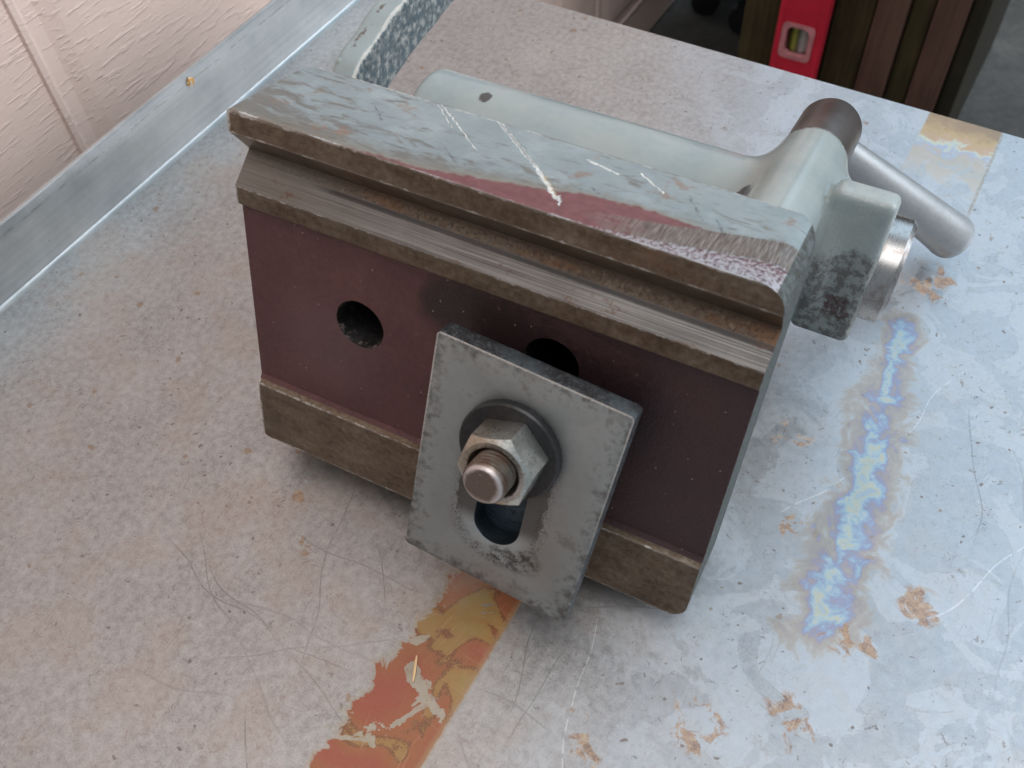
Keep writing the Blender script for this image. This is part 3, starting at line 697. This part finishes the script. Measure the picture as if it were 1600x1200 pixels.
# body: barrel, pedestal, clamp boss and nose lug melted into one casting
AY, AZ = 104.0, 71.0
def body_sdf(X, Y, Z):
    barrel = scyl(Y-AY, Z-AZ, X, 21.6, 1.0, 152.0, 3.0)
    ped = sbox(X, Y, Z, (18, 34.8, 47), (138, 100, 84), 5.0)
    boss = scyl(X-134.2, Z-91.0, Y, 11.4, 44.0, 122.0, 1.0)
    lug = sbox(X, Y, Z, (146, 86.0, 51.0), (164.8, 96.5, 101.0), 2.5)
    d = smin(barrel, ped, 8.0); d = smin(d, boss, 9.0); return smin(d, lug, 4.0)
body = surface_nets(body_sdf, (-3, 32, 42), (168, 132, 108), 1.25)
o = link('body_casting', body, mat_body('body_paint'), tail, smooth=True)
o['label'] = 'glossy blue-grey barrel casting with clamp boss and nose lug'
m_dark = mat_steel('dark_turned_steel', (0.13, 0.105, 0.095), (0.20, 0.17, 0.155), 0.38, 0.85, (0.3, 3, 0.3), 0.02)
cap = lathe([(0, 112), (10.3, 112), (10.3, 122.4), (10.8, 122.8), (10.8, 149.5), (10.2, 151.2), (8.5, 152), (0, 152)], 64, lambda r, t, a: (134.2+r*math.cos(a), t, 91.0+r*math.sin(a)))
link('clamp_cap', cap, m_dark, tail, smooth=True, sharp=50)
m_nose = mat_steel('quill_steel', (0.34, 0.33, 0.33), (0.48, 0.47, 0.46), 0.28, 0.95, (3, .3, .3), 0.01, (0.20, 0.13, 0.09), 0.5)
nose = lathe([(9, 150), (17.0, 150), (17.0, 170.6), (15.8, 172.0), (10.5, 172.2), (9, 171.2), (8, 140), (9, 140), (9, 150)], 64, lambda r, t, a: (t, AY+r*math.cos(a), AZ+r*math.sin(a)))
link('quill_nose', nose, m_nose, tail, smooth=True, sharp=35)
# clamp lever
def along(P0, P1):
    P0, P1 = Vector(P0), Vector(P1); d = (P1-P0).normalized()
    u = d.orthogonal().normalized(); w = d.cross(u); L = (P1-P0).length
    return L, lambda r, t, a: tuple(P0 + d*t + u*(r*math.cos(a)) + w*(r*math.sin(a)))
L_, fn = along((133, 139.0, 92.5), (188.7, 183.0, 47.8))
m_lever = mat_steel('satin_lever', (0.38, 0.395, 0.40), (0.44, 0.455, 0.46), 0.40, 0.7, (1, 1, 1), 0.008)
m_black = mat_plain('black_plug', (0.02, 0.02, 0.02), 0.5)
lv = link('clamp_lever', lathe([(0, 4), (5.4, 4), (5.6, 12), (8.5, L_-9), (8.9, L_-4), (8.7, L_-1.6), (7.8, L_-0.3), (6.6, L_), (6.0, L_-0.6), (5.8, L_-3), (0, L_-3)], 48, fn), m_lever, tail, smooth=True, sharp=50)
link('end_plug', lathe([(0, L_-2.9), (5.7, L_-2.9), (5.7, L_-1.2), (4.5, L_-0.8), (0, L_-0.8)], 32, fn), m_black, lv, smooth=True, sharp=50)
# feed crank: hub and curved cast arm with its grip
m_arm = mat_body('rough_cast_arm', True)
cl = [(86, 66), (92, 77), (100, 84.5), (118, 93.3), (141, 102), (165, 109.5), (190, 114), (214, 115)]
def crank_sdf(X, Y, Z):
    d = None
    wid = [10.5, 11, 11, 11, 11.2, 11.2, 10.5, 9.5]
    for (p, q, w0, w1) in zip(cl, cl[1:], wid, wid[1:]):
        bx_, bz_ = q[0]-p[0], q[1]-p[1]
        h = np.clip(((Y-p[0])*bx_ + (Z-p[1])*bz_)/(bx_*bx_+bz_*bz_), 0, 1)
        e = np.sqrt((Y-p[0]-bx_*h)**2 + (Z-p[1]-bz_*h)**2) - (w0+(w1-w0)*h)
        d = e if d is None else smin(d, e, 2.0)
    q0 = d + 1.2; q1 = np.abs(X+25.0) - 5.0 + 1.2
    arm = np.minimum(np.maximum(q0, q1), 0) + np.sqrt(np.maximum(q0, 0)**2 + np.maximum(q1, 0)**2) - 1.2
    hub = scyl(Y-AY, Z-(AZ-2), X, 9.0, -33.0, 3.0, 2.0)
    return smin(arm, hub, 3.0)
crank = surface_nets(crank_sdf, (-38, 68, 50), (6, 232, 132), 1.1)
cr = link('crank_arm', crank, m_arm, tail, smooth=True)
cr['label'] = 'curved rough-cast crank arm with chipped paint'
link('crank_grip', lathe([(0, -30), (4.5, -30), (5, -36), (8, -48), (9, -62), (7.5, -74), (4, -80), (0, -81)], 32, lambda r, t, a: (t, 212+r*math.cos(a), 115+r*math.sin(a))), m_dark, cr, smooth=True, sharp=60)

# clamp plate with its slot, washer, nut and bolt, hung from the base
al = math.radians(9)
PM = Matrix(((1, 0, 0, 95*MM), (0, math.sin(al), -math.cos(al), -10*MM), (0, math.cos(al), math.sin(al), 85*MM), (0, 0, 0, 1)))   # x across, y up, z outward
BX, BY = 1.7, -29.4                                   # bolt axis in the plate
corners = [(-26.5, -77.3), (25.9, -80.7), (30.5, -7.4), (-24.8, -3.9)]
def rounded(poly, r, seg=4):
    out = []
    for i, p in enumerate(poly):
        a, b = Vector(poly[i-1]), Vector(poly[(i+1) % len(poly)]); p = Vector(p)
        u, w = (a-p).normalized(), (b-p).normalized()
        for k in range(seg+1):
            t = k/seg; out.append(tuple(p + u*r*(1-t)**2 + w*r*t**2))
    return out
plate = prism(rounded(corners, 1.6), -6.4, 0, lambda a, b, t: (a, b, t))
sl = [(BX-0.1+7.0*math.cos(math.radians(a)), -25+7.0*math.sin(math.radians(a))) for a in range(0, 181, 9)] + \
     [(0.6+6.9*math.cos(math.radians(a)), -56.4+6.9*math.sin(math.radians(a))) for a in range(180, 361, 9)]
plate = boolean(plate, prism(sl, -9, 3, lambda a, b, t: (a, b, t)), 'DIFFERENCE')
plate = bevelled(plate, 0.35, 2, 30)
mp, ms = mat_plate(), mat_plate(True)
msl = mat_steel('slot_wall_steel', (0.05, 0.07, 0.085), (0.11, 0.14, 0.16), 0.36, 0.85, (0.3, 0.3, 3), 0.05)
for m_ in (mp, ms, msl): plate.materials.append(m_)
for p in plate.polygons:
    c = p.center/MM
    inner = abs(p.normal.z) < 0.6 and abs(c.x-1) < 9 and -66 < c.y < -15
    p.material_index = 2 if inner else (0 if p.normal.z > 0.6 else 1)
    p.use_smooth = True
plate.set_sharp_from_angle(angle=math.radians(28))
po = bpy.data.objects.new('clamp_plate', plate); col.objects.link(po); po.parent = tail; po.matrix_local = PM
po['label'] = 'thick grey slotted steel plate bolted over the maroon recess'
bk = prism([(BX-0.6+13*math.cos(math.radians(a)), -24+6*math.sin(math.radians(a))) for a in range(0, 181, 12)] +
           [(0.8+13*math.cos(math.radians(a)), -58+9*math.sin(math.radians(a))) for a in range(180, 361, 12)], -12.5, -6.5, lambda a, b, t: (a, b, t))
bk = boolean(bk, prism([(BX+6.6*math.cos(2*math.pi*k/32), BY+6.6*math.sin(2*math.pi*k/32)) for k in range(32)], -14, -5, lambda a, b, t: (a, b, t)), 'DIFFERENCE')
g = G('blued_block'); dd = g.v('DISTANCE', g.v('MULTIPLY', g.P, (1, 1, 0)), (0.6, -47.0, 0)); n2 = g.noise(0.6, 4, 0.6)
rings = g.noise(1.0, 2, 0.5, vec=g.xyz(dd*1.6, n2*1.5, 0.0))
c = g.ramp(rings*0.7 + n2*0.3, [(0.35, (0.035, 0.055, 0.070)), (0.55, (0.075, 0.11, 0.135)), (0.7, (0.13, 0.17, 0.20))])
c = g.mix(g.ss(g.noise(0.45, 4, 0.7, off=(2, 8, 1)), 0.60, 0.66)*0.8, c, (0.012, 0.014, 0.016))
g.bump(rings*0.06, 1.0)
m_bk = g.out(c, 0.42, 0.6)
bko = link('backing_block', bevelled(bk, 0.4, 2), m_bk, tail, smooth=True, sharp=30); bko.matrix_local = PM
bolt_f = lambda r, t, a: (BX+r*math.cos(a), BY+r*math.sin(a), t)
m_wash = mat_steel('black_washer', (0.028, 0.028, 0.030), (0.055, 0.055, 0.058), 0.36, 0.55, (1, 1, 1), 0.02)
wo = link('washer', lathe([(6.8, 0.05), (13.9, 0.05), (14.3, 0.4), (14.3, 2.5), (13.8, 3.0), (6.8, 3.0), (6.5, 2.7), (6.5, 0.3), (6.8, 0.05)], 72, lambda r, t, a: (0.9+r*math.cos(a), BY-0.3+r*math.sin(a), t)), m_wash, tail, smooth=True, sharp=35)
wo.matrix_local = PM
hexa = [(BX+11.0*math.cos(math.radians(16+60*k)), BY+11.0*math.sin(math.radians(16+60*k))) for k in range(6)]
nut = prism(hexa, 3.05, 13.2, lambda a, b, t: (a, b, t))
nut = boolean(nut, lathe([(0, 3.0), (10.6, 3.0), (12.0, 3.9), (12.0, 10.9), (8.6, 13.25), (0, 13.25)], 72, bolt_f), 'INTERSECT')
nut = boolean(nut, lathe([(0, 2), (6.05, 2), (6.05, 11.6), (7.4, 13.3), (7.4, 14), (0, 14)], 48, bolt_f), 'DIFFERENCE')
def mat_nut():
    g = G('zinc_nut'); n = g.noise(0.18, 4, 0.6); n2 = g.noise(1.2, 4, 0.65)
    c = g.mix(g.ss(n*0.6+n2*0.4, 0.38, 0.62), (0.50, 0.50, 0.46), (0.68, 0.69, 0.66))
    d = g.v('DISTANCE', g.v('MULTIPLY', g.P, (1, 1, 0)), (BX-5.5, BY+3.5, 0)); c = g.mix(g.ss(d + (n2-0.5)*6, 9.5, 3.0)*0.55, c, (0.30, 0.19, 0.09))
    dr = g.v('DISTANCE', g.v('MULTIPLY', g.P, (1, 1, 0)), (BX, BY, 0)); c = g.mix(g.ss(dr + (n2-0.5)*2.5, 8.0, 6.6)*0.75, c, (0.07, 0.05, 0.03))
    c = g.mix(g.ss(g.noise(0.7, 5, 0.7, off=(4, 4, 4)), 0.58, 0.66)*0.6, c, (0.10, 0.085, 0.06))
    c = g.mix(g.ss(g.z, 6.5, 3.0)*g.ss(n2, 0.4, 0.6)*0.5, c, (0.12, 0.11, 0.09))
    g.bump(n2*0.04, 1.0); return g.out(c, 0.30 + (n2-0.5)*0.2, 0.92)
no = link('hex_nut', nut, mat_nut(), tail, smooth=True, sharp=18); no.matrix_local = PM
bp = [(0, 19.4), (4.7, 19.4), (5.15, 19.1), (5.75, 18.2)]
t = 18.0
while t > 2.0:
    bp += [(5.95, t), (5.95, t-0.28), (5.15, t-0.75), (5.15, t-0.95)]; t -= 1.45
bp += [(5.9, t), (5.9, -26), (0, -26)]
def mat_bolt():
    g = G('bolt_steel'); n = g.noise(0.3, 4, 0.6); n2 = g.noise(1.5, 4, 0.7)
    end = g.ss(g.z, 18.3, 19.0)
    c = g.mix(n2, (0.10, 0.075, 0.055), (0.30, 0.27, 0.24))
    dr = g.v('DISTANCE', g.v('MULTIPLY', g.P, (1, 1, 0)), (BX, BY, 0))
    ce = g.mix(g.ss(dr + (n-0.5)*2.6, 4.9, 3.9), (0.58, 0.52, 0.51), (0.215, 0.175, 0.15))
    ce = g.mix(g.ss(n2, 0.62, 0.70)*0.7, ce, (0.75, 0.72, 0.70))
    c = g.mix(end, c, ce)
    c = g.mix((1-end)*g.ss(g.noise(0.2, 3, off=(0, 2, 9)), 0.45, 0.6)*0.6, c, (0.13, 0.06, 0.035))
    g.bump(n2*0.06, 1.0); return g.out(c, 0.38 + (n-0.5)*0.2, 0.85)
bo = link('bolt', lathe(bp, 48, bolt_f), mat_bolt(), tail, smooth=True, sharp=28); bo.matrix_local = PM

# ============================================================ small things on the table
def table_thing(name, me, m_, lab, cat):
    o = link(name, me, m_, None, smooth=True, sharp=40); o.matrix_world = TM.copy(); return tag(o, lab, cat)
L2, fn2 = along((-90.2, 71.8, 0.95), (-86.8, 64.6, 0.55))
table_thing('wood_splinter', lathe([(0, 0), (0.22, 0.05), (0.42, 1.5), (0.40, 5.5), (0.25, L2-0.1), (0, L2)], 7, fn2), mat_plain('pale_splinter', (0.62, 0.42, 0.22), 0.6),
            'tiny pale wood splinter lying on the orange glue strip', 'splinter')
ch = bmesh.new(); bmesh.ops.create_icosphere(ch, subdivisions=2, radius=1.0)
for v_ in ch.verts:
    k = 0.75 + 0.5*random.random(); v_.co = Vector((v_.co.x*0.9*k, v_.co.y*2.2*k*(1-0.3*v_.co.z), v_.co.z*2.3*k))
chm = bpy.data.meshes.new('chip'); ch.to_mesh(chm); ch.free()
for v_ in chm.vertices: v_.co = (v_.co + Vector((TX0+0.5, 234.5, 26.0)))*MM
g = G('pale_orange_chip'); cc = g.mix(g.ss(g.noise(0.5, 3), 0.45, 0.55), (0.78, 0.70, 0.58), (0.70, 0.38, 0.12)); g.out(cc, 0.7)
table_thing('flake', chm, g.mat, 'small cream and orange flake stuck to the metal upstand', 'flake')

# ============================================================ things on the floor behind the table
m_brown = mat_wood('brown_plank', (0.085, 0.048, 0.036), (0.15, 0.085, 0.062))
m_olive = mat_wood('olive_plank', (0.028, 0.024, 0.010), (0.075, 0.060, 0.025))
m_darkw = mat_wood('dark_plank', (0.014, 0.013, 0.008), (0.035, 0.03, 0.018))
crate = empty('slatted_crate', TM.copy())
tag(crate, 'dark slatted wooden crate standing on the concrete behind the red level', 'crate')
FY = 850.0
for (x0, x1, y0, mm_) in ((-262, -221, 6, m_olive), (-219.5, -176, 6, m_darkw), (-174.5, -139, 6, m_olive), (-137.5, -109.5, 0, m_brown), (-108, -89, 7, m_olive), (-87.5, -60, 0, m_brown)):
    me = bevelled(box_mm(x0, x1, FY+y0, FY+22, FLOOR, 145), 1.2, 2)
    link('plank', me, mm_, crate, smooth=True, sharp=35)
link('side_board', bevelled(box_mm(-58.6, -44, FY+4, FY+340, FLOOR, 140), 1.5, 2), m_darkw, crate, smooth=True, sharp=35)
link('back_board', box_mm(-262, -60, FY+318, FY+340, FLOOR, 140), m_darkw, crate)
link('side_board', box_mm(-262, -247, FY+23, FY+317, FLOOR, 140), m_darkw, crate)

level = empty('spirit_level', TM.copy())
tag(level, 'red spirit level with clear vial window standing upright against the slatted crate', 'spirit level')
m_red = mat_plain('red_lacquer', (0.56, 0.018, 0.045), 0.32, 0.0, 0.10, 0.03, 0.02)
LX0, LX1, LY0, LY1 = -218.0, -174.5, 826.0, 847.5
body_l = prism(rrect(LX0, LX1, LY0, LY1, 1.5, 3), FLOOR, 145, lambda a, b, t: (a, b, t))
zc = -274.0
body_l = boolean(body_l, prism(rrect(-213, -181, zc-19, zc+19, 5, 4), LY0-2, LY0+13, lambda a, b, t: (a, t, b)), 'DIFFERENCE')
link('rail_body', body_l, m_red, level, smooth=True, sharp=35)
link('edge_strip', prism(rrect(LX0-0.5, LX0+4.5, LY0-1.0, LY0+3, 0.6, 2), FLOOR+2, 143, lambda a, b, t: (a, b, t)), m_red, level)
link('edge_strip', prism(rrect(LX1-4.5, LX1+0.5, LY0-1.0, LY0+3, 0.6, 2), FLOOR+2, 143, lambda a, b, t: (a, b, t)), m_red, level)
m_pinkp = mat_plain('pink_plastic', (0.55, 0.22, 0.24), 0.3)
fr = prism(rrect(-212.8, -181.2, zc-18.8, zc+18.8, 5, 4), LY0-0.8, LY0+6, lambda a, b, t: (a, t, b))
fr = boolean(fr, prism(rrect(-208, -186, zc-15, zc+15, 6, 4), LY0-3, LY0+9, lambda a, b, t: (a, t, b)), 'DIFFERENCE')
win = link('vial_frame', fr, m_pinkp, level, smooth=True, sharp=35)
g = G('vial_liquid'); n = g.noise(0.10, 3); c = g.ramp(g.m('FRACT', (g.x + 300.0)*0.045), [(0.0, (0.40, 0.42, 0.36)), (0.25, (0.10, 0.11, 0.03)), (0.45, (0.34, 0.38, 0.06)), (0.62, (0.09, 0.09, 0.05)), (0.8, (0.42, 0.42, 0.40))])
m_vial = g.out(c, 0.15, 0.0)
link('vial', lathe([(0, zc-15.2), (9, zc-15.2), (10.6, zc-13), (11, zc), (10.6, zc+13), (9, zc+15.2), (0, zc+15.2)], 32, lambda r, t, a: (-197+r*math.cos(a), LY0+11+0.45*r*math.sin(a), t)), m_vial, win, smooth=True, sharp=50)
m_clear = mat_plain('milky_block', (0.60, 0.58, 0.55), 0.25)
link('vial_block', box_mm(-208.5, -185.5, LY0+12.4, LY0+12.9, zc-15.5, zc+15.5), m_clear, win)

tub = empty('wheeled_tub', TM @ Matrix.Translation(Vector((-352, 1125, FLOOR))*MM))
tag(tub, 'dark green plastic tub on castors beside the foot of the peach door', 'tub')
m_green = mat_plain('dark_green_plastic', (0.012, 0.028, 0.027), 0.35, 0.0, 0.25)
link('bucket', lathe([(0, 48), (52, 48), (66, 56), (72, 75), (78, 330), (84, 336), (84, 350), (74, 350), (68, 80), (50, 60), (0, 58)], 48), m_green, tub, smooth=True, sharp=40)
m_rub = mat_plain('black_rubber', (0.012, 0.012, 0.013), 0.6)
for k in range(4):
    a = math.pi/4 + k*math.pi/2 - 0.3
    w = link('castor', bevelled(prism([(18*math.cos(2*math.pi*i/24), 18*math.sin(2*math.pi*i/24)) for i in range(24)], -8, 8, lambda p, q, t: (44*math.cos(a)+p, 44*math.sin(a)+t, 18+q)), 2, 2), m_rub, tub, smooth=True, sharp=35)
    link('fork', box_mm(44*math.cos(a)-7, 44*math.cos(a)+7, 44*math.sin(a)-11, 44*math.sin(a)+11, 30, 47.9), m_rub, w)
m_tag = mat_plain('white_label', (0.72, 0.72, 0.70), 0.6)
link('paper_tag', prism(rrect(-11, 11, -1, 30, 2, 3), -1, 0, lambda a, b, t: (60+a, -57+t-0.25*b, 95+b)), m_tag, tub)
